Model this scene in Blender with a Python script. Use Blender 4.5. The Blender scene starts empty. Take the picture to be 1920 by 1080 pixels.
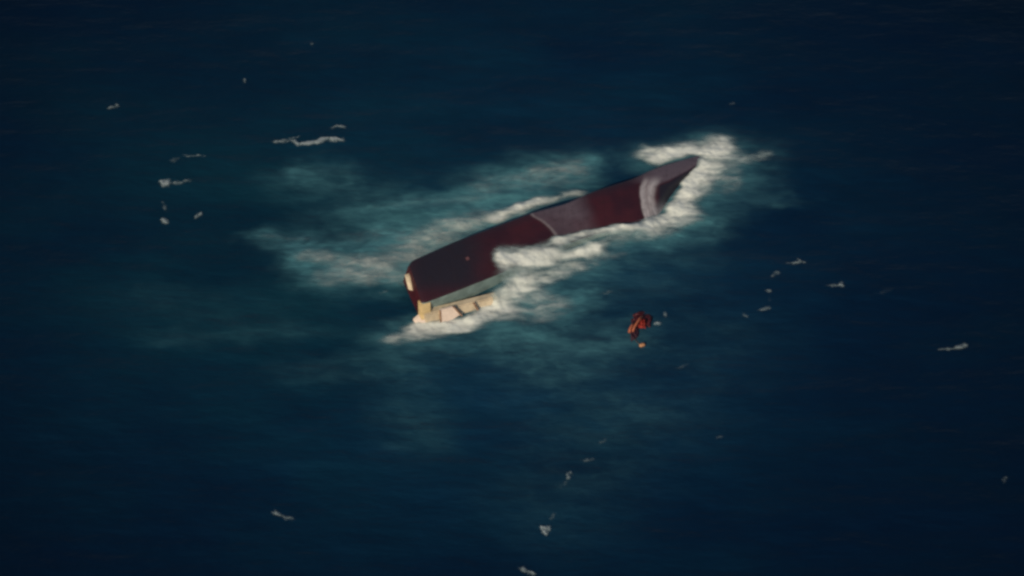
import bpy, bmesh, math, random
import numpy as np
from mathutils import Vector
sc = bpy.context.scene
R = math.radians
# ------------------------------------------------------------------ camera
PITCH = R(48); DIST = 700.0; PXM = 9.32          # PXM: photo pixels per metre at the scene centre
FW = 1920 / PXM
cd = bpy.data.cameras.new('camera'); cam = bpy.data.objects.new('camera', cd)
sc.collection.objects.link(cam)
cam.location = (0, -DIST * math.cos(PITCH), DIST * math.sin(PITCH))
cam.rotation_euler = (R(90) - PITCH, 0, 0)
cd.sensor_width = 36; cd.lens = 36 * DIST / FW
cd.clip_start = 1; cd.clip_end = 30000
sc.camera = cam
# ------------------------------------------------------------------ sky + sun
SUN_EL, SUN_AZ = R(32), R(209)                    # azimuth clockwise from +Y
w = bpy.data.worlds.new('World'); sc.world = w; w.use_nodes = True
nt = w.node_tree; bg = nt.nodes['Background']
sky = nt.nodes.new('ShaderNodeTexSky'); sky.sky_type = 'NISHITA'; sky.sun_disc = False
sky.sun_elevation = SUN_EL; sky.sun_rotation = SUN_AZ
nt.links.new(sky.outputs[0], bg.inputs[0]); bg.inputs[1].default_value = 0.07
sd = bpy.data.lights.new('sun', 'SUN'); sun = bpy.data.objects.new('sun', sd); sc.collection.objects.link(sun)
sd.energy = 3.0; sd.angle = R(0.5); sd.color = (1.0, 0.87, 0.66)
dv = Vector((math.sin(SUN_AZ) * math.cos(SUN_EL), math.cos(SUN_AZ) * math.cos(SUN_EL), math.sin(SUN_EL)))
sun.rotation_euler = dv.to_track_quat('Z', 'Y').to_euler()
sc.view_settings.view_transform = 'Standard'; sc.view_settings.look = 'None'
sc.view_settings.exposure = -0.25; sc.view_settings.gamma = 1
sc.cycles.pixel_filter_type = 'GAUSSIAN'; sc.cycles.filter_width = 3.2     # soft long lens picture
sc.cycles.transparent_max_bounces = 16

# ------------------------------------------------------------------ projection helpers
SP, CP = math.sin(PITCH), math.cos(PITCH)
CX, CY, CZ = cam.location
def back(u, v, z=0.0):
    """world point at height z seen at photo position (u, v)"""
    u = np.asarray(u, float); v = np.asarray(v, float)
    a = (u - 960) / (PXM * DIST); b = (540 - v) / (PXM * DIST)
    dx = a; dy = CP + b * SP; dz = -SP + b * CP
    t = (np.asarray(z, float) - CZ) / dz
    return dx * t, CY + dy * t
def proj(x, y, z):
    ry = y - CY; rz = z - CZ
    d = ry * CP - rz * SP
    up = ry * SP + rz * CP
    return 960 + x / d * PXM * DIST, 540 - up / d * PXM * DIST
def P3(u, v, z):
    x, y = back(u, v, z); return Vector((float(x), float(y), z))

# ------------------------------------------------------------------ noise
def _hash(ix, iy, seed):
    h = (ix.astype(np.int64) * 374761393 + iy.astype(np.int64) * 668265263 + seed * 974634777) & 0xffffffff
    h = ((h ^ (h >> 13)) * 1274126177) & 0xffffffff
    return ((h ^ (h >> 16)) & 0xffff) / 65535.0
def vnoise(x, y, seed=0):
    x0 = np.floor(x); y0 = np.floor(y); fx = x - x0; fy = y - y0
    fx = fx**3 * (fx * (fx * 6 - 15) + 10); fy = fy**3 * (fy * (fy * 6 - 15) + 10)
    a = _hash(x0, y0, seed); b = _hash(x0 + 1, y0, seed); c = _hash(x0, y0 + 1, seed); d = _hash(x0 + 1, y0 + 1, seed)
    return (a + (b - a) * fx) * (1 - fy) + (c + (d - c) * fx) * fy
def fbm(x, y, octv=4, seed=0, gain=.5):
    s = 0; a = 1; n = 0
    ca, sa = math.cos(.6), math.sin(.6)
    for i in range(octv):
        s = s + a * vnoise(x, y, seed + i * 17); n += a; a *= gain
        x, y = (x * ca - y * sa) * 2.03 + 5.2, (x * sa + y * ca) * 2.03 + 1.3
    return s / n
def sstep(a, b, x):
    t = np.clip((x - a) / (b - a), 0, 1); return t * t * (3 - 2 * t)

# ------------------------------------------------------------------ materials
def mat(name):
    m = bpy.data.materials.new(name); m.use_nodes = True
    return m, m.node_tree, m.node_tree.nodes['Principled BSDF']
def node(t, kind, **kw):
    n = t.nodes.new(kind)
    for k, v in kw.items(): setattr(n, k, v)
    return n
def mixc(t, fac, a, b):
    n = node(t, 'ShaderNodeMix', data_type='RGBA')
    for s, v in ((0, fac), (6, a), (7, b)):
        if isinstance(v, (int, float)): n.inputs[s].default_value = v
        elif isinstance(v, tuple): n.inputs[s].default_value = (*v, 1)
        else: t.links.new(v, n.inputs[s])
    return n.outputs[2]
def noise_tex(t, scale, detail=3, coord='Object', stretch=(1, 1, 1), rough=.5):
    tc = node(t, 'ShaderNodeTexCoord'); mp = node(t, 'ShaderNodeMapping'); mp.inputs['Scale'].default_value = stretch
    n = node(t, 'ShaderNodeTexNoise'); n.inputs['Scale'].default_value = scale; n.inputs['Detail'].default_value = detail; n.inputs['Roughness'].default_value = rough
    t.links.new(tc.outputs[coord], mp.inputs[0]); t.links.new(mp.outputs[0], n.inputs['Vector'])
    return n.outputs['Fac']
def ramp(t, fac, a, b, lo=0., hi=1.):
    n = node(t, 'ShaderNodeMapRange', interpolation_type='SMOOTHSTEP')
    n.inputs[1].default_value = a; n.inputs[2].default_value = b; n.inputs[3].default_value = lo; n.inputs[4].default_value = hi
    t.links.new(fac, n.inputs[0]); return n.outputs[0]
def math_n(t, op, a, b=0.0):
    n = node(t, 'ShaderNodeMath', operation=op)
    for i, v in enumerate((a, b)):
        if isinstance(v, (int, float)): n.inputs[i].default_value = v
        else: t.links.new(v, n.inputs[i])
    return n.outputs[0]
def bump(t, b, h, dist, strength=1.0):
    n = node(t, 'ShaderNodeBump'); n.inputs['Distance'].default_value = dist; n.inputs['Strength'].default_value = strength
    t.links.new(h, n.inputs['Height']); t.links.new(n.outputs[0], b.inputs['Normal'])
def attr(t, name):
    return node(t, 'ShaderNodeAttribute', attribute_name=name).outputs['Fac']

def simple(name, col, rough=.6, var=.25, scale=1.5, spec=.4):
    m, t, b = mat(name)
    n = noise_tex(t, scale, 4)
    dark = tuple(c * (1 - var) for c in col)
    t.links.new(mixc(t, ramp(t, n, .35, .65), dark, col), b.inputs['Base Color'])
    b.inputs['Roughness'].default_value = rough; b.inputs['Specular IOR Level'].default_value = spec
    return m

# sea water: dark body, paler where it is full of air bubbles
M_WATER, t, b = mat('sea_water')
n1 = noise_tex(t, .035, 4, stretch=(.55, 1.2, 1)); n2 = noise_tex(t, .12, 3, stretch=(.4, 1.3, 1))
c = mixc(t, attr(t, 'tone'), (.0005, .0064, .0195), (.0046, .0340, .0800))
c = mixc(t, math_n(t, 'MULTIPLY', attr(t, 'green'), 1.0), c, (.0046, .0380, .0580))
c = mixc(t, ramp(t, n1, .38, .64, 0, .42), c, (.0012, .0090, .0330))
n4 = noise_tex(t, .4, 4, stretch=(.5, .9, 1), rough=.55)
a_ = math_n(t, 'MULTIPLY', math_n(t, 'MULTIPLY', attr(t, 'aeration'), ramp(t, n2, .3, .7, .7, 1.15)), ramp(t, n4, .3, .7, .75, 1.2))
c = mixc(t, a_, c, (.100, .290, .325))
t.links.new(c, b.inputs['Base Color'])
b.inputs['Roughness'].default_value = .32; b.inputs['IOR'].default_value = 1.33; b.inputs['Specular IOR Level'].default_value = .24; b.inputs['Specular Tint'].default_value = (.75, .88, 1, 1)
w1 = noise_tex(t, .30, 5, stretch=(.45, 1.2, 1), rough=.6)
w2 = noise_tex(t, .07, 3, stretch=(.35, 1.3, 1))
bump(t, b, math_n(t, 'ADD', w1, math_n(t, 'MULTIPLY', w2, 2.2)), .9, .62)

def foam_material(name, col, top=1.0, k=1.0):
    m, t, b = mat(name)
    b.inputs['Roughness'].default_value = .85; b.inputs['Specular IOR Level'].default_value = .15
    n = noise_tex(t, .42, 5, stretch=(.5, .85, .6), rough=.6)
    n3 = noise_tex(t, 1.5, 4, stretch=(.55, 1.0, 1), rough=.6)
    d = attr(t, 'cover')
    nn = math_n(t, 'ADD', math_n(t, 'MULTIPLY', math_n(t, 'SUBTRACT', n, .5), .85 * k), math_n(t, 'MULTIPLY', math_n(t, 'SUBTRACT', n3, .5), .35 * k))
    e = math_n(t, 'ADD', d, nn)                      # thin foam breaks up, dense foam stays closed
    al = node(t, 'ShaderNodeMapRange'); al.inputs[1].default_value = .0; al.inputs[2].default_value = 1.0; al.inputs[4].default_value = top
    t.links.new(e, al.inputs[0])
    al = math_n(t, 'MULTIPLY', al.outputs[0], ramp(t, d, .03, .5))
    if name == 'sea_foam': al = math_n(t, 'MULTIPLY', al, attr(t, 'thick'))
    t.links.new(al, b.inputs['Alpha'])
    c = mixc(t, ramp(t, d, .35, .95), (.40, .50, .50), col)    # thin foam is greener: water shows between the bubbles
    t.links.new(c, b.inputs['Base Color'])
    bump(t, b, n, .4, .32)
    return m
M_FOAM = foam_material('sea_foam', (.86, .88, .80))
M_CAP = foam_material('whitecap_foam', (.60, .68, .70), .46, .5)

# hull paint
M_HULL, t, b = mat('hull_antifouling_red')
n1 = noise_tex(t, .16, 4); n2 = noise_tex(t, .9, 5, rough=.65)
c = mixc(t, ramp(t, n1, .35, .62), (.040, .0115, .020), (.062, .0145, .022))
c = mixc(t, attr(t, 'stain_shade'), c, (.023, .019, .029))  # hull staining, plus shade painted into the bow hollow
c = mixc(t, attr(t, 'wash_sheen'), c, (.145, .112, .138))  # water film, plus sky sheen painted on the bow strip
c = mixc(t, attr(t, 'streak'), c, (.55, .50, .51))
c = mixc(t, ramp(t, n2, .45, .75, 0, .35), c, (.030, .016, .018))
c = mixc(t, math_n(t, 'MULTIPLY', attr(t, 'seam'), .10), c, (.016, .010, .014))
t.links.new(c, b.inputs['Base Color'])
b.inputs['Roughness'].default_value = .42; b.inputs['Specular IOR Level'].default_value = .4
bump(t, b, math_n(t, 'ADD', n2, math_n(t, 'MULTIPLY', attr(t, 'seam'), -.25)), .12, .5)
M_BAND = simple('shaded_wet_side_paint', (.30, .40, .38), .45, .3, .5)  # grey-green of the shaded side below the bilge, put into the paint
M_CREAM = simple('cream_paint', (.74, .60, .42), .6, .3, .5)
M_PALE = simple('pale_pink_paint', (.88, .70, .58), .6, .12, .8)
M_YEL = simple('sunlit_yellow_paint', (.74, .54, .27), .6, .25, .8)  # warm sunlight on the stern corner put into the colour
M_RUST = simple('rust_brown', (.34, .19, .12), .8, .4, 1)
M_DARK = simple('dark_glass', (.03, .03, .035), .3, .2, 1)
M_OR = simple('orange_fabric', (.36, .032, .020), .6, .3, 1.5)
M_ORP = simple('sunbleached_orange_fabric', (.42, .12, .060), .6, .2, 1.5)
M_MAR = simple('maroon_rubber', (.075, .008, .015), .6, .4, 1.2)
M_PURP = simple('soaked_maroon_cloth', (.060, .018, .034), .7, .3, 1.2)
M_BEIGE = simple('beige_plastic', (.56, .27, .13), .6, .1, 3)
M_ROPE = simple('rope', (.20, .12, .07), .8, .2, 3)

# ------------------------------------------------------------------ object helpers
def link(name, me, m=None, parent=None):
    o = bpy.data.objects.new(name, me); sc.collection.objects.link(o)
    if m is not None and me is not None:
        me.materials.clear() if False else None
        me.materials.append(m)
    if parent is not None:
        o.parent = parent; o.matrix_parent_inverse = parent.matrix_world.inverted() if False else o.matrix_parent_inverse
    return o
def tag(o, label=None, cat=None, group=None, kind=None):
    if label: o['label'] = label
    if cat: o['category'] = cat
    if group: o['group'] = group
    if kind: o['kind'] = kind
    return o
def grid_mesh(name, X, Y, Z, attrs=None, keep=None, origin=(0, 0, 0), smooth=True):
    ny, nx = X.shape
    co = np.stack([X - origin[0], Y - origin[1], Z - origin[2]], -1).reshape(-1, 3)
    idx = np.arange(nx * ny).reshape(ny, nx)
    q = np.stack([idx[:-1, :-1], idx[:-1, 1:], idx[1:, 1:], idx[1:, :-1]], -1)
    if keep is not None:
        k = keep[:-1, :-1] | keep[:-1, 1:] | keep[1:, 1:] | keep[1:, :-1]; q = q[k]
    q = q.reshape(-1, 4)
    used = np.unique(q); remap = np.zeros(nx * ny, int); remap[used] = np.arange(len(used))
    q = remap[q]; co = co[used]
    me = bpy.data.meshes.new(name)
    me.vertices.add(len(co)); me.vertices.foreach_set('co', co.astype(np.float32).ravel())
    me.loops.add(q.size); me.loops.foreach_set('vertex_index', q.astype(np.int32).ravel())
    me.polygons.add(len(q)); me.polygons.foreach_set('loop_start', np.arange(0, q.size, 4, dtype=np.int32))
    me.polygons.foreach_set('loop_total', np.full(len(q), 4, np.int32))
    if smooth: me.polygons.foreach_set('use_smooth', np.ones(len(q), bool))
    me.update(calc_edges=True)
    for k, a in (attrs or {}).items():
        at = me.attributes.new(k, 'FLOAT', 'POINT'); at.data.foreach_set('value', a.reshape(-1)[used].astype(np.float32))
    return me

# ------------------------------------------------------------------ fields on the sea surface
def poly_d(u, v, pts, rx, ry, taper=None):
    """distance, in radii, from a bent line"""
    best = np.full(np.shape(u), 1e9)
    if len(pts) == 1: pts = [pts[0], (pts[0][0] + .01, pts[0][1])]
    for (x0, y0), (x1, y1) in zip(pts[:-1], pts[1:]):
        ax, ay = x0 / rx, y0 / ry; bx, by = x1 / rx, y1 / ry
        px, py = u / rx - ax, v / ry - ay; dx, dy = bx - ax, by - ay
        h = np.clip((px * dx + py * dy) / (dx * dx + dy * dy), 0, 1)
        best = np.minimum(best, np.hypot(px - dx * h, py - dy * h))
    return best
def strokes(u, v, S):
    out = np.zeros(np.shape(u))
    for pts, rx, ry, amp in S:
        d = poly_d(u, v, pts, rx, ry)
        g = amp * np.exp(-np.minimum(d, 6) ** 2.4 * .8)
        out = 1 - (1 - out) * (1 - np.clip(g, 0, 1))
    return out
def warp(u, v, k=1.0, seed=3):
    a = fbm(u / 46, v / 20, 3, seed) - .5; b = fbm(u / 46, v / 20, 3, seed + 50) - .5
    return u + 34 * k * a, v + 16 * k * b

AER = [  # milky green water
    ([(585, 325), (640, 330)], 42, 24, .30), ([(560, 345), (740, 362)], 60, 26, .15), ([(572, 322), (600, 314)], 24, 10, .16),
    ([(700, 386), (880, 376), (960, 352), (1060, 325)], 44, 15, .40), ([(920, 348), (1080, 325)], 48, 28, .62),
    ([(510, 445), (620, 462)], 40, 14, .35), ([(600, 480), (700, 470), (860, 425)], 60, 40, .42),
    ([(640, 510), (740, 508)], 70, 28, .62), ([(740, 470), (940, 400)], 60, 36, .62), ([(640, 405), (800, 410)], 80, 20, .17),
    ([(1000, 610), (1100, 645), (1160, 640)], 60, 34, .34), ([(930, 640), (1040, 690)], 70, 26, .28), ([(960, 600), (1000, 560)], 50, 30, .4), ([(880, 640), (960, 650)], 60, 24, .2), ([(1010, 560), (1080, 560)], 50, 30, .3),
    ([(1100, 490), (1190, 460), (1280, 430)], 60, 26, .38), ([(1130, 450), (1230, 435)], 50, 16, .35),
    ([(1300, 400), (1380, 350)], 60, 36, .3), ([(1440, 370), (1470, 375)], 40, 12, .25), ([(1100, 540), (1260, 500)], 80, 36, .12),
    ([(780, 650), (700, 690), (600, 700)], 80, 22, .12), ([(760, 700), (780, 800)], 70, 60, .09), ([(380, 630), (540, 620)], 110, 16, .09),
    ([(1150, 800), (1050, 930)], 120, 90, .06), ([(1320, 640), (1240, 760)], 130, 80, .05), ([(950, 700), (1060, 780)], 90, 55, .06), ([(330, 560), (420, 580)], 130, 30, .05),
]
FOAM = [
    # behind the hull
    ([(625, 522), (700, 515), (760, 520)], 38, 16, .52), ([(590, 482), (640, 490), (700, 492), (780, 480)], 38, 14, .36), ([(680, 505), (770, 475), (850, 435)], 50, 22, .48),
    ([(790, 450), (900, 412)], 36, 18, .46), ([(730, 385), (860, 378), (880, 372)], 40, 7, .24), ([(860, 430), (925, 412)], 20, 7, .4),
    ([(505, 445), (560, 450)], 24, 6, .28), ([(580, 480), (610, 482)], 18, 12, .30), ([(650, 445), (720, 440)], 40, 12, .25),
    ([(925, 414), (975, 394), (1010, 382)], 20, 8, .85), ([(1000, 384), (1040, 374), (1082, 364)], 18, 6, .62), ([(966, 386), (975, 394)], 9, 9, .7),
    ([(910, 348), (990, 335), (1070, 312)], 40, 20, .32), ([(1010, 340), (1080, 330)], 30, 22, .28),
    # breaking sea over the near side amidships
    ([(940, 487), (985, 486), (1030, 482)], 17, 19, .98), ([(1000, 484), (1070, 480), (1115, 470)], 20, 12, .85), ([(1040, 460), (1110, 450), (1160, 442)], 28, 9, .30),
    ([(975, 520), (1020, 522), (1080, 504)], 26, 11, .62), ([(960, 545), (1010, 560), (1040, 575)], 34, 17, .42), ([(1100, 503), (1160, 476)], 20, 8, .26),
    ([(905, 578), (935, 566), (960, 550), (985, 530)], 22, 13, .78), ([(1130, 462), (1200, 446)], 34, 8, .26), ([(1180, 438), (1260, 436)], 30, 7, .2),
    # along the deck house
    ([(750, 634), (800, 629), (850, 620), (900, 602), (945, 585)], 26, 9, .62), ([(786, 614), (850, 610), (900, 595), (935, 577)], 20, 7, .95), ([(770, 622), (830, 622), (880, 612)], 22, 8, .7), ([(735, 640), (790, 636)], 26, 8, .40), ([(950, 590), (1010, 595)], 38, 16, .36),
    # round the bow
    ([(1316, 292), (1345, 282)], 16, 8, .8), ([(1236, 420), (1262, 398), (1284, 360), (1300, 330), (1318, 312)], 9, 9, .9),
    ([(1218, 421), (1248, 412), (1276, 388), (1296, 350), (1318, 318)], 13, 13, .9), ([(1285, 385), (1322, 345), (1340, 308)], 20, 22, .64), ([(1225, 430), (1290, 408)], 30, 12, .50),
    ([(1215, 294), (1260, 282), (1310, 274), (1350, 266)], 28, 11, .62), ([(1262, 288), (1320, 282), (1350, 285)], 24, 8, .62), ([(1350, 280), (1400, 298), (1430, 292)], 22, 10, .45),
    ([(1202, 280), (1225, 308)], 10, 10, .30), ([(1335, 262), (1360, 272)], 16, 8, .45), ([(1355, 320), (1372, 345)], 22, 22, .2), ([(1235, 304), (1270, 296), (1305, 284)], 16, 7, .85),
    ([(1345, 300), (1375, 310), (1372, 345)], 22, 18, .20),
    ([(1170, 427), (1210, 424)], 18, 5, .62), ([(1045, 450), (1075, 447), (1110, 438), (1150, 431), (1190, 424)], 14, 6, .72),
]

# ------------------------------------------------------------------ the hull's lines, taken at its true heights
S_ = np.array([0, .13, .26, .38, .50, .62, .78, .84, .89, .95, 1.0])
T_ = np.array([(765, 490, 8.2), (850, 452, 7.4), (930, 422, 6.5), (1000, 396, 5.8), (1060, 380, 5.0), (1115, 356, 4.6), (1190, 332, 3.4), (1220, 317, 2.9), (1255, 305, 2.2), (1290, 295, 1.3), (1324, 287, .25)])
R_ = np.array([(791, 569, 5.0), (860, 543, 4.4), (930, 515, 3.6), (990, 486, 2.9), (1050, 460, 2.2), (1120, 437, 1.7), (1202, 419, 1.1), (1228, 385, 1.5), (1252, 346, 1.7), (1288, 322, 1.0), (1325, 300, .15)])
G_ = np.array([(787, 611, -2.), (856, 583, -2.), (927, 550, -2.), (987, 516, -2.), (1047, 487, -2.), (1118, 462, -2.), (1206, 440, -2), (1243, 428, -2.), (1276, 398, -2.), (1305, 350, -2.), (1332, 306, -1.5)])
def lines(A, s):
    return np.array([np.interp(s, S_, A[:, i]) for i in range(3)]).T
NS = 421
ss = np.linspace(0, 1, NS)
def world_line(A):
    L = lines(A, ss)
    k = np.array([1, 2, 3, 2, 1.]); k /= k.sum()
    for _ in range(14):
        Lp = np.pad(L, ((2, 2), (0, 0)), mode='edge')
        Ls = sum(k[i] * Lp[i:i + NS] for i in range(5)); Ls[0] = L[0]; Ls[-1] = L[-1]; L = Ls
    x, y = back(L[:, 0], L[:, 1], L[:, 2]); return np.stack([x, y, L[:, 2]], 1)
WT, WR, WG = world_line(T_), world_line(R_), world_line(G_)
AX = (WT[-1] - WT[0])[:2]; AX = AX / np.hypot(*AX); PP = np.array([AX[1], -AX[0]])
ORI = np.array([WT[0][0], WT[0][1], 0.0])

def zlift(x, y):
    """height of the foam where the sea climbs over the near side amidships"""
    a = (x - WR[:, 0].mean()) * 0
    ra = (WR[:, :2] - ORI[:2]) @ AX; rp = (WR[:, :2] - ORI[:2]) @ PP; rz = WR[:, 2]
    ta = (WT[:, :2] - ORI[:2]) @ AX; tp = (WT[:, :2] - ORI[:2]) @ PP; tz = WT[:, 2]
    a = (x - ORI[0]) * AX[0] + (y - ORI[1]) * AX[1]; p = (x - ORI[0]) * PP[0] + (y - ORI[1]) * PP[1]
    pr = np.interp(a, ra, rp); zr = np.interp(a, ra, rz); pt = np.interp(a, ta, tp); zt = np.interp(a, ta, tz)
    a0 = np.interp(.22, ss, ra); a1 = np.interp(.72, ss, ra)
    win = sstep(a0 - 1, a0 + .5, a) * (1 - sstep(a1 - 2, a1 + 10, a))
    over = zr + (zt - zr) * np.clip((pr - p) / np.maximum(pr - pt, .5), 0, 1) + .95
    out = (zr + .95) * (1 - sstep(0, 6.5, p - pr))
    return win * np.where(p < pr, np.where(p > pr + (pt - pr) * .72, over, 0), out)

def sea_z(x, y):
    """swell"""
    f = 1.2 * (fbm(x / 46, y / 17, 3, 71) - .5) + .55 * (fbm(x / 13, y / 5.5, 3, 91) - .5)
    r = np.hypot(x, y); return f * (1 - sstep(200, 600, r)) + .0

# ------------------------------------------------------------------ SEA
def axis(lo, hi, d, far):
    mid = np.arange(lo, hi + d / 2, d); g = [d]; 
    while sum(g) < far: g.append(g[-1] * 1.25)
    c = np.cumsum(g); return np.concatenate([lo - c[::-1], mid, hi + c])
gx = axis(-125, 125, .42, 9000); gy = axis(-95, 110, .42, 9000)
X, Y = np.meshgrid(gx, gy); Z = sea_z(X, Y)
U, V = proj(X, Y, np.zeros_like(X))
near = (np.abs(X) < 400) & (Y > -330)
U = np.where(near, U, 1e5); V = np.where(near, V, 1e5)
wu, wv = warp(U, V, 1.6, 3)
aer = strokes(wu, wv, AER) * (.62 + .65 * fbm(U / 60, V / 30, 4, 23))
st = fbm(wu / 80, wv / 22, 4, 31)
eddy = (1 - np.abs(2 * fbm(wu / 60 + 2 * st, wv / 30 + 1.5 * st, 4, 37) - 1) * 2.4).clip(0, 1)
aer = 1 - (1 - aer) * (1 - .42 * strokes(wu, wv, [(a, b_ * 1.35 + 12, c_ * 1.3 + 7, min(1, d_ * 1.0)) for a, b_, c_, d_ in FOAM]))
aer = aer * (.42 + .62 * st + .48 * eddy)
tone = np.exp(-((U - 930) / 760) ** 2 - ((V - 540) / 560) ** 2)  # painted vignette: water colour darkens toward the frame edges
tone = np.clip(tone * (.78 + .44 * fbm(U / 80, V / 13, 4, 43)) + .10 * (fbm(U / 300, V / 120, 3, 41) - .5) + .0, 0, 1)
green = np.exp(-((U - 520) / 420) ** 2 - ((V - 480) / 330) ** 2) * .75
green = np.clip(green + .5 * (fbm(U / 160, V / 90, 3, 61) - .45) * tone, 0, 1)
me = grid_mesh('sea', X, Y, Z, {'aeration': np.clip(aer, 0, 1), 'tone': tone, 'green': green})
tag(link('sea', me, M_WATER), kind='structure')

# ------------------------------------------------------------------ FOAM round the wreck
d = .27
gx = np.arange(-54, 56, d); gy = np.arange(-26, 52, d)
X, Y = np.meshgrid(gx, gy)
zl = zlift(X, Y); zs = sea_z(X, Y)
U, V = proj(X, Y, zl)
wu, wv = warp(U, V, .55, 7)
den = strokes(wu, wv, FOAM)
lump = fbm(X / 2.6, Y / 2.2, 4, 13, .55); strk = fbm(U / 40, V / 8, 4, 17)
strk2 = fbm(U / 16, V / 5, 4, 19)
rd = (1 - np.abs(2 * fbm(U / 34 + 1.2 * strk, V / 9 + 1.2 * lump, 3, 29) - 1) * 2.2).clip(0, 1)
cont = np.clip((strk - .5) * 1.1 + (strk2 - .5) * .55 + (rd - .45) * .3, -.7, .7)
den = np.clip(den * (1.0 + cont * (1.35 - den)), 0, 1)
Zf = np.maximum(zl, zs) + .08 + den * (.25 + 1.2 * np.maximum(lump - .3, 0)) * .8
keep = den > .045
behind = (1 - sstep(1105, 1150, U)) * (1 - sstep(-6, 6, V - np.interp(U, [600, 765, 1000, 1320], [560, 520, 410, 290])))
edge_ = np.exp(-(poly_d(U, V, [(930, 412), (975, 392), (1010, 381)], 16, 8)) ** 2) + .5 * np.exp(-(poly_d(U, V, [(1000, 383), (1085, 363)], 16, 7)) ** 2)
low = .25 * sstep(618, 634, V) * (1 - sstep(960, 1000, U))
thick = np.clip(1 - behind * (1 - np.clip(edge_, 0, 1)) * .56 - low, .3, 1)
me = grid_mesh('sea_foam', X, Y, Zf, {'cover': den, 'thick': thick}, keep)
tag(link('sea_foam', me, M_FOAM), 'churned white and grey foam washing round and over the capsized ship', 'foam', kind='stuff')

# ------------------------------------------------------------------ SHIP
ship = bpy.data.objects.new('capsized_ship', None); sc.collection.objects.link(ship)
ship.location = tuple(ORI); bpy.context.view_layer.update()
tag(ship, 'capsized ship lying bottom up with dark red hull and cream deckhouse at the waterline', 'ship')
O = ORI
NK = 34
def bez(p0, p1, p2, n):
    tt = np.linspace(0, 1, n)[:, None]; return (1 - tt) ** 2 * p0 + 2 * tt * (1 - tt) * p1 + tt ** 2 * p2
rings = []
for i in range(NS):
    T, Rr, G = WT[i], WR[i], WG[i]; wid = np.linalg.norm(Rr - T)
    down = np.array([-PP[0] * .35, -PP[1] * .35, -1.]); down *= (T[2] + 2.) 
    F = T + down
    nrm = np.cross(np.array([AX[0], AX[1], 0]), (Rr - T)); nrm = nrm / max(np.linalg.norm(nrm), 1e-6)
    if nrm[2] < 0: nrm = -nrm
    r = min(.9, wid * .22)
    e = (Rr - T) / max(wid, 1e-3); gd = (G - Rr) / np.linalg.norm(G - Rr); fd = (F - T) / np.linalg.norm(F - T)
    seg1 = np.array([F + (T - fd * 0 - F) * k for k in np.linspace(0, 1 - r / np.linalg.norm(F - T), 5)])
    c1 = bez(T + fd * r, T, T + e * r, 7)
    k = np.linspace(0, 1, 33)[1:-1][:, None]
    a0, a1 = T + e * r, Rr - e * min(r, .45)
    flat = a0 + (a1 - a0) * k + nrm * (np.sin(np.pi * k) * .03 * wid)
    c2 = bez(a1, Rr, Rr + gd * min(r, .45), 6)
    kk = np.linspace(0, 1, 16)[1:][:, None]
    b0 = Rr + gd * min(r, .45)
    bowk = float(sstep(.80, .93, ss[i]) * (1 - sstep(.97, 1, ss[i])))
    seg3 = b0 + (G - b0) * kk - nrm * (np.sin(np.pi * kk) * 1.1 * bowk)      # hollow flare at the bow
    ring = np.concatenate([seg1, c1[:], flat, c2, seg3]); rings.append(ring)
rings = np.array(rings); NR = rings.shape[1]
# rounded stern corners: first rings pull in a little
for i in range(12):
    cen = rings[i].mean(0); k = .11 * (1 - i / 12) ** 3
    rings[i] = rings[i] + (cen - rings[i]) * k * np.array([1, 1, 1])
iflat0, iside = 5, 5 + 7 + 31 + 6
def ring_part(lo, hi): return rings[:, lo:hi] - O
# hull shell: far side, bottom and the near bilge; bow side too
H = ring_part(0, NR)
Sx = np.repeat(ss[:, None], NR, 1)
U, V = proj(rings[..., 0], rings[..., 1], rings[..., 2])
kx = np.broadcast_to(np.arange(NR)[None] / (NR - 1), Sx.shape)
def pside(line, u, v):          # + on the right of a bent line drawn across the hull
    xs = np.interp(v, [p[1] for p in line], [p[0] for p in line]); return u - xs
wav = 5 * (fbm(U / 14, V / 14, 3, 5) - .5)
c_start = pside([(985, 380), (997, 400), (1010, 412), (1028, 425), (1046, 447), (1050, 470)][:0] or [(988, 390), (1000, 405), (1018, 415), (1033, 428), (1048, 448)], U, V)
wash_sheen = sstep(-3, 5, c_start) * (1 - sstep(-12, 30, U - np.interp(V, [360, 385, 440], [1076, 1088, 1110]))) * (.42 + .5 * fbm(U / 26, V / 16, 3, 9)) * (1 - .35 * sstep(400, 445, V))
wash_sheen = np.maximum(wash_sheen, .9 * sstep(1170, 1240, U) * (1 - sstep(-3, 3, V - np.interp(U, [1150, 1200, 1232, 1254, 1288, 1322], [345, 343, 346, 338, 321, 300]))))  # sky sheen on the bow's upper face, painted as a paler colour
line_ = np.exp(-(c_start / 3.2) ** 2) * (U < 1056)
# the water sheets left hanging round the forward bilge
arc = [(1205, 335), (1199, 350), (1200, 370), (1203, 390), (1212, 415), (1216, 425)]
a1 = np.interp(V, [p[1] for p in arc], [p[0] for p in arc])
dd = U - a1 + wav * .6
inner = np.interp(V, [335, 350, 370, 390, 405, 420], [1236, 1226, 1222, 1228, 1236, 1250])
band = sstep(-2, 2, dd) * (1 - sstep(-3, 3, U - inner + 3)) * (.15 + 1.05 * fbm(dd / 4.5, V / 50, 3, 33)).clip(0, 1)
band2 = np.exp(-((U - inner) / 5) ** 2) * .65
band3 = .7 * sstep(0, 8, U - inner) * np.exp(-((U - 1243) / 10) ** 2 - ((V - 398) / 14) ** 2)
streak = np.clip((band + band2 + band3) * sstep(326, 350, V) * (U > 1190) * (U < 1266), 0, .9)
streak = np.maximum(streak, .36 * line_)
stain_shade = sstep(0, 1, 1.1 * np.exp(-((U - 830) / 75) ** 2) + .25 * (fbm(U / 30, V / 22, 3, 77) - .4))
stain_shade = np.clip(stain_shade * (1 - .75 * sstep(520, 560, V)), 0, 1)
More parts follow.
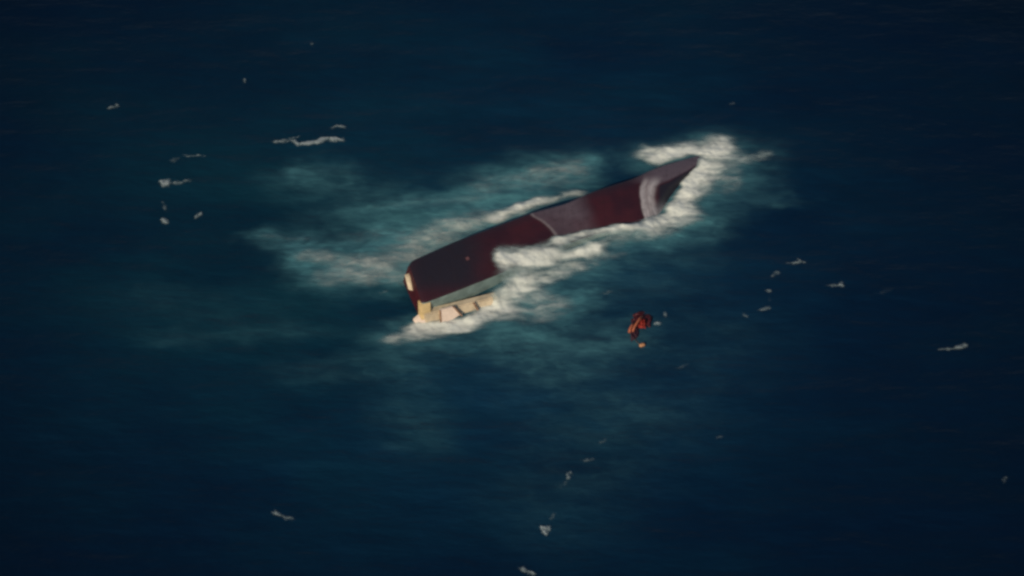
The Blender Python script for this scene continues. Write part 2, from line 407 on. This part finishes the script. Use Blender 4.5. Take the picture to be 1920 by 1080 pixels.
stain_shade = np.maximum(stain_shade, .5 * (1 - sstep(4, 22, V - np.interp(U, T_[:, 0], T_[:, 1]))))
fore_shade = sstep(1230, 1240, U) * sstep(-5, 0, V - np.interp(U, [1222, 1232, 1254, 1288, 1322], [372, 352, 344, 324, 303]))  # shade on the hollow bow side, painted as a dark colour
wash_sheen = wash_sheen * (1 - fore_shade); stain_shade = np.maximum(stain_shade * (1 - fore_shade), fore_shade)
sx = Sx * 13 % 1; seam = np.exp(-((sx - .5) / .035) ** 2)
for kk_ in (13, 21, 29, 37): seam[:, kk_] = np.maximum(seam[:, kk_], .8)
spot = np.exp(-((U - 877) / 3.2) ** 2 - ((V - 485) / 4.2) ** 2)
def hull_mesh(name, lo, hi, extra=None):
    Hx = H[:, lo:hi]
    me = grid_mesh(name, Hx[..., 0], Hx[..., 1], Hx[..., 2], {k: a[:, lo:hi] for k, a in dict(wash_sheen=wash_sheen, streak=streak, stain_shade=stain_shade, seam=seam).items()})
    return me
nbow = int(.74 * NS)
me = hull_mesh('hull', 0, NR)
# near side aft of the bow carries the grey paint with its shade mixed in
me.materials.append(M_HULL); me.materials.append(M_BAND)
ncol = NR - 1
for p in me.polygons:
    i, k = divmod(p.index, ncol)
    if k >= iside - 2 and i < nbow: p.material_index = 1
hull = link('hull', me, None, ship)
# close the ends
def cap(idx, name, m, flip=False):
    bm = bmesh.new(); r = rings[idx] - O
    vs = [bm.verts.new(p) for p in r]; c = bm.verts.new(r.mean(0))
    for a, bq in zip(vs, vs[1:] + vs[:1]): bm.faces.new((a, bq, c))
    bmesh.ops.recalc_face_normals(bm, faces=bm.faces); me = bpy.data.meshes.new(name); bm.to_mesh(me); bm.free()
    return link(name, me, m, ship)
tr = cap(0, 'transom', M_MAR); tr['label'] = 'dark red flat stern'
def box_between(name, pts, thick, m, parent, bev=.06):
    """a slab: 4 corner points of the outer face, pushed back by thick (a vector)"""
    bm = bmesh.new(); th = Vector(thick)
    f = [bm.verts.new(Vector(p)) for p in pts]; g = [bm.verts.new(Vector(p) + th) for p in pts]
    bm.faces.new(f); bm.faces.new(g[::-1])
    for i in range(4):
        j = (i + 1) % 4; bm.faces.new((f[j], f[i], g[i], g[j]))
    bmesh.ops.recalc_face_normals(bm, faces=bm.faces)
    if bev: bmesh.ops.bevel(bm, geom=list(bm.edges), offset=bev, segments=2, affect='EDGES')
    me = bpy.data.meshes.new(name); bm.to_mesh(me); bm.free()
    return link(name, me, m, parent)
def L3(u, v, z): return P3(u, v, z) - Vector(O)
inw = Vector((-PP[0], -PP[1], 0))
# deck house lying on its side at the waterline: long wall, end wall, panels, window openings
wall = box_between('deckhouse', [L3(796, 590, 2.3), L3(935, 556, 1.6), L3(945, 575, -.6), L3(800, 617, -.9)], inw * 1.6, M_CREAM, ship, .2)
box_between('panel', [L3(826, 582, 2.7), L3(851, 576, 2.6), L3(864, 590, .8), L3(829, 612, -.2)], inw * .5, M_PALE, wall, .05)
box_between('door_frame', [L3(849, 576, 2.75), L3(852, 575, 2.75), L3(868, 592, .9), L3(865, 593.5, .8)], inw * .3, M_RUST, wall, .02)
box_between('door_frame', [L3(887, 569, 2.3), L3(890, 568, 2.3), L3(898, 581, .9), L3(895, 583, .8)], inw * .3, M_RUST, wall, .02)
box_between('door_frame', [L3(825, 583, 2.72), L3(827, 582.5, 2.72), L3(829, 611, -.1), L3(827, 611.5, -.1)], inw * .3, M_RUST, wall, .02)
box_between('lit_stern_corner', [L3(789, 570, 4.6), L3(808, 566, 4.4), L3(809, 597, .9), L3(790, 604, .4)], inw * 1.2, M_YEL, ship, .12)  # added block for the sunlit transom corner, the light put into its yellow
q = Vector((-AX[0], -AX[1], 0)); 
box_between('lit_transom_patch', [L3(757, 515, 5.6), L3(768, 519, 5.5), L3(774, 546, 3.3), L3(765, 544, 3.3)], -q * 1.2, M_CREAM, ship, .15)  # added cream block standing in for a sunlit patch of the transom
box_between('mooring_deck', [L3(777, 603, .6), L3(792, 590, 1.6), L3(800, 606, .4), L3(782, 612, -.2)], inw * .8, M_PALE, ship, .1)
# bilge keel and small anode on the bottom
def tube(name, pts, rad, m, parent=None, n=8, closed=False, origin=None):
    bm = bmesh.new(); pts = [Vector(p) for p in pts]; rs = []
    N = len(pts)
    for i, p in enumerate(pts):
        a = pts[(i - 1) % N] if (closed or i > 0) else p; bq = pts[(i + 1) % N] if (closed or i < N - 1) else p
        t_ = (bq - a).normalized(); s_ = t_.cross(Vector((0, 0, 1)));
        if s_.length < 1e-3: s_ = Vector((1, 0, 0))
        s_.normalize(); up = s_.cross(t_)
        rr = rad[i] if isinstance(rad, (list, tuple)) else rad
        rs.append([bm.verts.new(p + (s_ * math.cos(2 * math.pi * k / n) + up * math.sin(2 * math.pi * k / n)) * rr) for k in range(n)])
    for i in range(N if closed else N - 1):
        A, B = rs[i], rs[(i + 1) % N]
        for k in range(n): bm.faces.new((A[k], A[(k + 1) % n], B[(k + 1) % n], B[k]))
    if not closed: bm.faces.new(rs[0][::-1]); bm.faces.new(rs[-1])
    for f in bm.faces: f.smooth = True
    bmesh.ops.recalc_face_normals(bm, faces=bm.faces); me = bpy.data.meshes.new(name); bm.to_mesh(me); bm.free()
    return link(name, me, m, parent)
# anode: a small pale block on the hull plating
def hull_pt(s, k):   # k index across ring
    i = int(s * (NS - 1)); return rings[i, k] - O
best = np.argmin((U - 877) ** 2 + (V - 485) ** 2); bi, bk = np.unravel_index(best, U.shape)
pc = Vector(rings[bi, bk] - O)
ex = Vector((AX[0], AX[1], -.05)).normalized(); ey = Vector((PP[0], PP[1], -.45)).normalized(); nn = ex.cross(ey); nn = nn if nn.z > 0 else -nn
box_between('anode', [pc - ex * .35 - ey * .3 + nn * .2, pc + ex * .35 - ey * .3 + nn * .2, pc + ex * .35 + ey * .4 + nn * .2, pc - ex * .35 + ey * .4 + nn * .2], -nn * .5, simple('anode_metal', (.16, .07, .08), .6, .2), ship, .04)

# ------------------------------------------------------------------ LIFE RAFT, half sunk
rc = P3(1199, 606, 0)
raft = bpy.data.objects.new('life_raft', None); sc.collection.objects.link(raft); raft.location = rc
tag(raft, 'collapsed orange and maroon life raft half sunk in the water beside the wreck', 'life raft')
def W(u, v, z=.3): return P3(u, v, z) - rc
bpy.context.view_layer.update()
rng = random.Random(4)
ring_pts = []
for i in range(28):
    a = 2 * math.pi * i / 28
    ring_pts.append(W(1202 + 17 * math.cos(a) + rng.uniform(-2, 2), 600 + 13 * math.sin(a) + rng.uniform(-1.6, 1.6), -.02 + .38 * math.sin(a * 3 + 1)))
tube('buoyancy_tube', ring_pts, .34, M_MAR, raft, 10, True)
def cloth(name, poly, m, z0=.35, amp=.5, seed=1, n=26, parent=raft, fallz=-.35):
    """crumpled sheet: poly = 4 photo corners"""
    s, t2 = np.meshgrid(np.linspace(0, 1, n), np.linspace(0, 1, n)); p = np.array(poly, float)
    uu = (1 - s) * (1 - t2) * p[0, 0] + s * (1 - t2) * p[1, 0] + s * t2 * p[2, 0] + (1 - s) * t2 * p[3, 0]
    vv = (1 - s) * (1 - t2) * p[0, 1] + s * (1 - t2) * p[1, 1] + s * t2 * p[2, 1] + (1 - s) * t2 * p[3, 1]
    uu = uu + 5 * (fbm(s * 4, t2 * 4, 3, seed) - .5); vv = vv + 5 * (fbm(s * 4, t2 * 4, 3, seed + 9) - .5)
    ed = np.minimum(np.minimum(s, 1 - s), np.minimum(t2, 1 - t2)) * 2
    z = z0 + amp * (fbm(s * 5, t2 * 5, 3, seed + 3) - .5) * 2 + fallz * (1 - sstep(0, .35, ed))
    x, y = back(uu, vv, 0.2)
    me = grid_mesh(name, x - rc.x, y - rc.y, z, {})
    o = link(name, me, m, parent); sm = o.modifiers.new('thickness', 'SOLIDIFY'); sm.thickness = .05
    return o
cloth('floor', [(1187, 590), (1218, 588), (1220, 612), (1188, 612)], M_MAR, .25, .35, 2, fallz=-.1)
cloth('canopy', [(1196, 598), (1211, 602), (1210, 618), (1197, 616)], M_OR, .75, .5, 5)
tube('arch_tube', [W(1186, 622, .2), W(1189, 614, .8), W(1194, 606, 1.2), W(1199, 598, 1.3), W(1204, 594, .8)], .26, M_ORP, raft)
tube('arch_tube', [W(1180, 624, .1), W(1181, 618, .5), W(1184, 612, .7), W(1188, 607, .6)], .30, M_ORP, raft)
cloth('torn_canopy', [(1180, 612), (1196, 612), (1196, 632), (1184, 640)], M_PURP, .25, .3, 8)
tube('tether', [W(1190, 634, .15), W(1193, 640, .1), W(1199, 645, .15), W(1203, 647, .3)], .05, M_ROPE, raft, 6)
fl = P3(1204, 647, .2)
bm = bmesh.new(); bmesh.ops.create_uvsphere(bm, u_segments=20, v_segments=12, radius=.5)
for v_ in bm.verts: v_.co = Vector((math.copysign(abs(v_.co.x * 2) ** .6 * .62, v_.co.x), math.copysign(abs(v_.co.y * 2) ** .7 * .36, v_.co.y), v_.co.z * .7))
for f in bm.faces: f.smooth = True
me = bpy.data.meshes.new('life_jacket'); bm.to_mesh(me); bm.free()
fo = link('float', me, M_BEIGE); fo.location = fl; fo.rotation_euler = (0, 0, R(22))
tag(fo, 'small pale orange float on the water just below the life raft', 'float')

# ------------------------------------------------------------------ WHITECAPS
CAPS = [  # strokes, label
    ([([(516, 266), (545, 264), (560, 270), (572, 271)], 7, 3.6, .8), ([(545, 260), (560, 256)], 5, 2.4, .4), ([(566, 270), (585, 269), (610, 262), (636, 262)], 8, 5, .95), ([(625, 260), (640, 264)], 8, 5, .4)], 'long ragged whitecap above the pale green patch at upper left'),
    ([([(625, 240), (642, 238)], 8, 3, .6)], 'short white streak above the right end of the long whitecap'),
    ([([(457, 151), (458, 154)], 4, 5, .75)], 'lone white dot on the dark sea at upper left'),
    ([([(207, 204), (220, 199)], 6, 3.6, .55)], 'faint slanted fleck nearest the upper left corner'),
    ([([(324, 302), (334, 296)], 6, 4, .3), ([(350, 292), (378, 293)], 9, 3, .5)], 'thin arched whitecap topping the cluster at left'),
    ([([(305, 344), (316, 343)], 8, 8, .95), ([(330, 343), (336, 342)], 6, 5, .6), ([(346, 341), (356, 339)], 7, 3.5, .55)], 'brightest whitecap of the left cluster with a tail to the right'),
    ([([(304, 380), (310, 389)], 5, 5, .4)], 'dim fleck directly below the bright whitecap at left'),
    ([([(306, 410), (312, 415)], 6, 5, .8)], 'bright fleck at the bottom of the left cluster'),
    ([([(368, 406), (377, 399)], 5, 5, .65)], 'small slanted fleck right of the left cluster\'s lowest fleck'),
    ([([(582, 82), (585, 82)], 4, 3.5, .35)], 'tiny faint speck near the top edge left of centre'),
    ([([(1371, 193), (1375, 193)], 4, 4, .35)], 'tiny speck on dark water above the bow foam'),
    ([([(1489, 494), (1505, 493)], 8, 4, .6), ([(1497, 486), (1499, 490)], 4, 5, .6), ([(1475, 493), (1477, 493)], 4, 3, .4)], 'small triangular whitecap right of the ship at the head of a chain of flecks'),
    ([([(1450, 518), (1458, 512)], 6, 5, .5)], 'dim fleck second from the top in the chain right of the ship'),
    ([([(1439, 546), (1442, 548)], 5, 4, .45), ([(1443, 556), (1443, 562)], 4, 6, .2)], 'tiny fleck third in the chain right of the ship'),
    ([([(1428, 582), (1442, 578)], 7, 4.5, .65)], 'brighter streak near the lower end of the chain right of the ship'),
    ([([(1397, 589), (1399, 592)], 4.5, 5, .5)], 'small dot ending the chain of flecks right of the ship'),
    ([([(1552, 538), (1576, 536)], 8, 3, .55), ([(1575, 533), (1579, 536)], 6, 5, .75)], 'thin whitecap with a bright right tip at mid right'),
    ([([(1635, 555), (1655, 550), (1668, 545)], 12, 5, .2)], 'very faint streak right of the thin bright tipped whitecap'),
    ([([(1765, 655), (1795, 654)], 12, 3.6, .5), ([(1798, 651), (1808, 648)], 9, 6, .75)], 'comet shaped whitecap near the right edge'),
    ([([(1229, 608), (1235, 606)], 5, 4.5, .9)], 'bright pale fleck immediately right of the life raft'),
    ([([(1246, 588), (1247, 593)], 4, 5.5, .6)], 'dimmer upright fleck up and right of the life raft'),
    ([([(1272, 690), (1286, 683)], 8, 4, .3)], 'faint hooked fleck below and right of the life raft'),
    ([([(1132, 551), (1144, 549)], 7, 3, .4)], 'thin fleck between the breaking foam and the life raft'),
    ([([(1346, 820), (1351, 820)], 6, 4, .35)], 'faint lone speck in the lower right open water'),
    ([([(1126, 831), (1134, 826)], 6, 4, .3)], 'dim fleck highest of the chain at bottom centre'),
    ([([(1095, 864), (1109, 860)], 7, 4, .4)], 'flat pale fleck second in the chain at bottom centre'),
    ([([(1064, 898), (1070, 888)], 5, 6, .65), ([(1053, 915), (1058, 908)], 6, 5, .25)], 'slanted narrow whitecap in the middle of the bottom centre chain'),
    ([([(1032, 975), (1038, 968)], 6, 5, .35)], 'dim fleck touching the brightest fleck at bottom centre'),
    ([([(1018, 993), (1027, 992)], 6, 7, 1.0), ([(1021, 997), (1023, 1002)], 5, 6, .8)], 'brightest fleck at bottom centre, roughly triangular'),
    ([([(516, 962), (530, 968), (545, 974)], 7, 4, .6)], 'slanted whitecap in the open water at bottom left'),
    ([([(978, 1066), (990, 1073), (996, 1076)], 8, 4, .7)], 'whitecap cut by the bottom edge of the picture'),
    ([([(1882, 906), (1885, 899)], 6, 6, .3)], 'dim fleck near the lower right edge'),
    ([([(716, 551), (726, 549)], 7, 3, .4)], 'thin fleck just left of the ship\'s stern'),
    ([([(790, 3), (740, 8)], 25, 3, .12), ([(1550, 732), (1570, 734)], 12, 4, .0)], 'barely visible streak at the top edge'),
]
for S, lab in CAPS:
    pts = [p for s in S for p in s[0]]; rx = max(s[1] for s in S) * 2.4; ry = max(s[2] for s in S) * 2.4
    if lab.startswith('barely'): pts = pts[:2]; S = S[:1]
    u0, u1 = min(p[0] for p in pts) - rx, max(p[0] for p in pts) + rx; v0, v1 = min(p[1] for p in pts) - ry, max(p[1] for p in pts) + ry
    U_, V_ = np.meshgrid(np.arange(u0, u1, .9), np.arange(v1, v0, -.9))
    x, y = back(U_, V_, 0.)
    dn = strokes(U_ + 9 * (fbm(x / 1.0, y / .9, 3, 4) - .5), V_ + 6 * (fbm(x / .9, y / .8, 3, 8) - .5), [(a, b_ * .80, c_ * .66, d_) for a, b_, c_, d_ in S])
    dn = np.clip(dn * (.25 + 1.4 * fbm(x / .75, y / .6, 3, 15)), 0, 1)
    z = sea_z(x, y) + .05 + dn * .5
    ori = (float(x.mean()), float(y.mean()), 0)
    me = grid_mesh('whitecap', x, y, z, {'cover': dn}, dn > .03, ori)
    o = link('whitecap', me, M_CAP); o.location = ori
    tag(o, lab, 'whitecap', 'whitecaps scattered over the open sea')
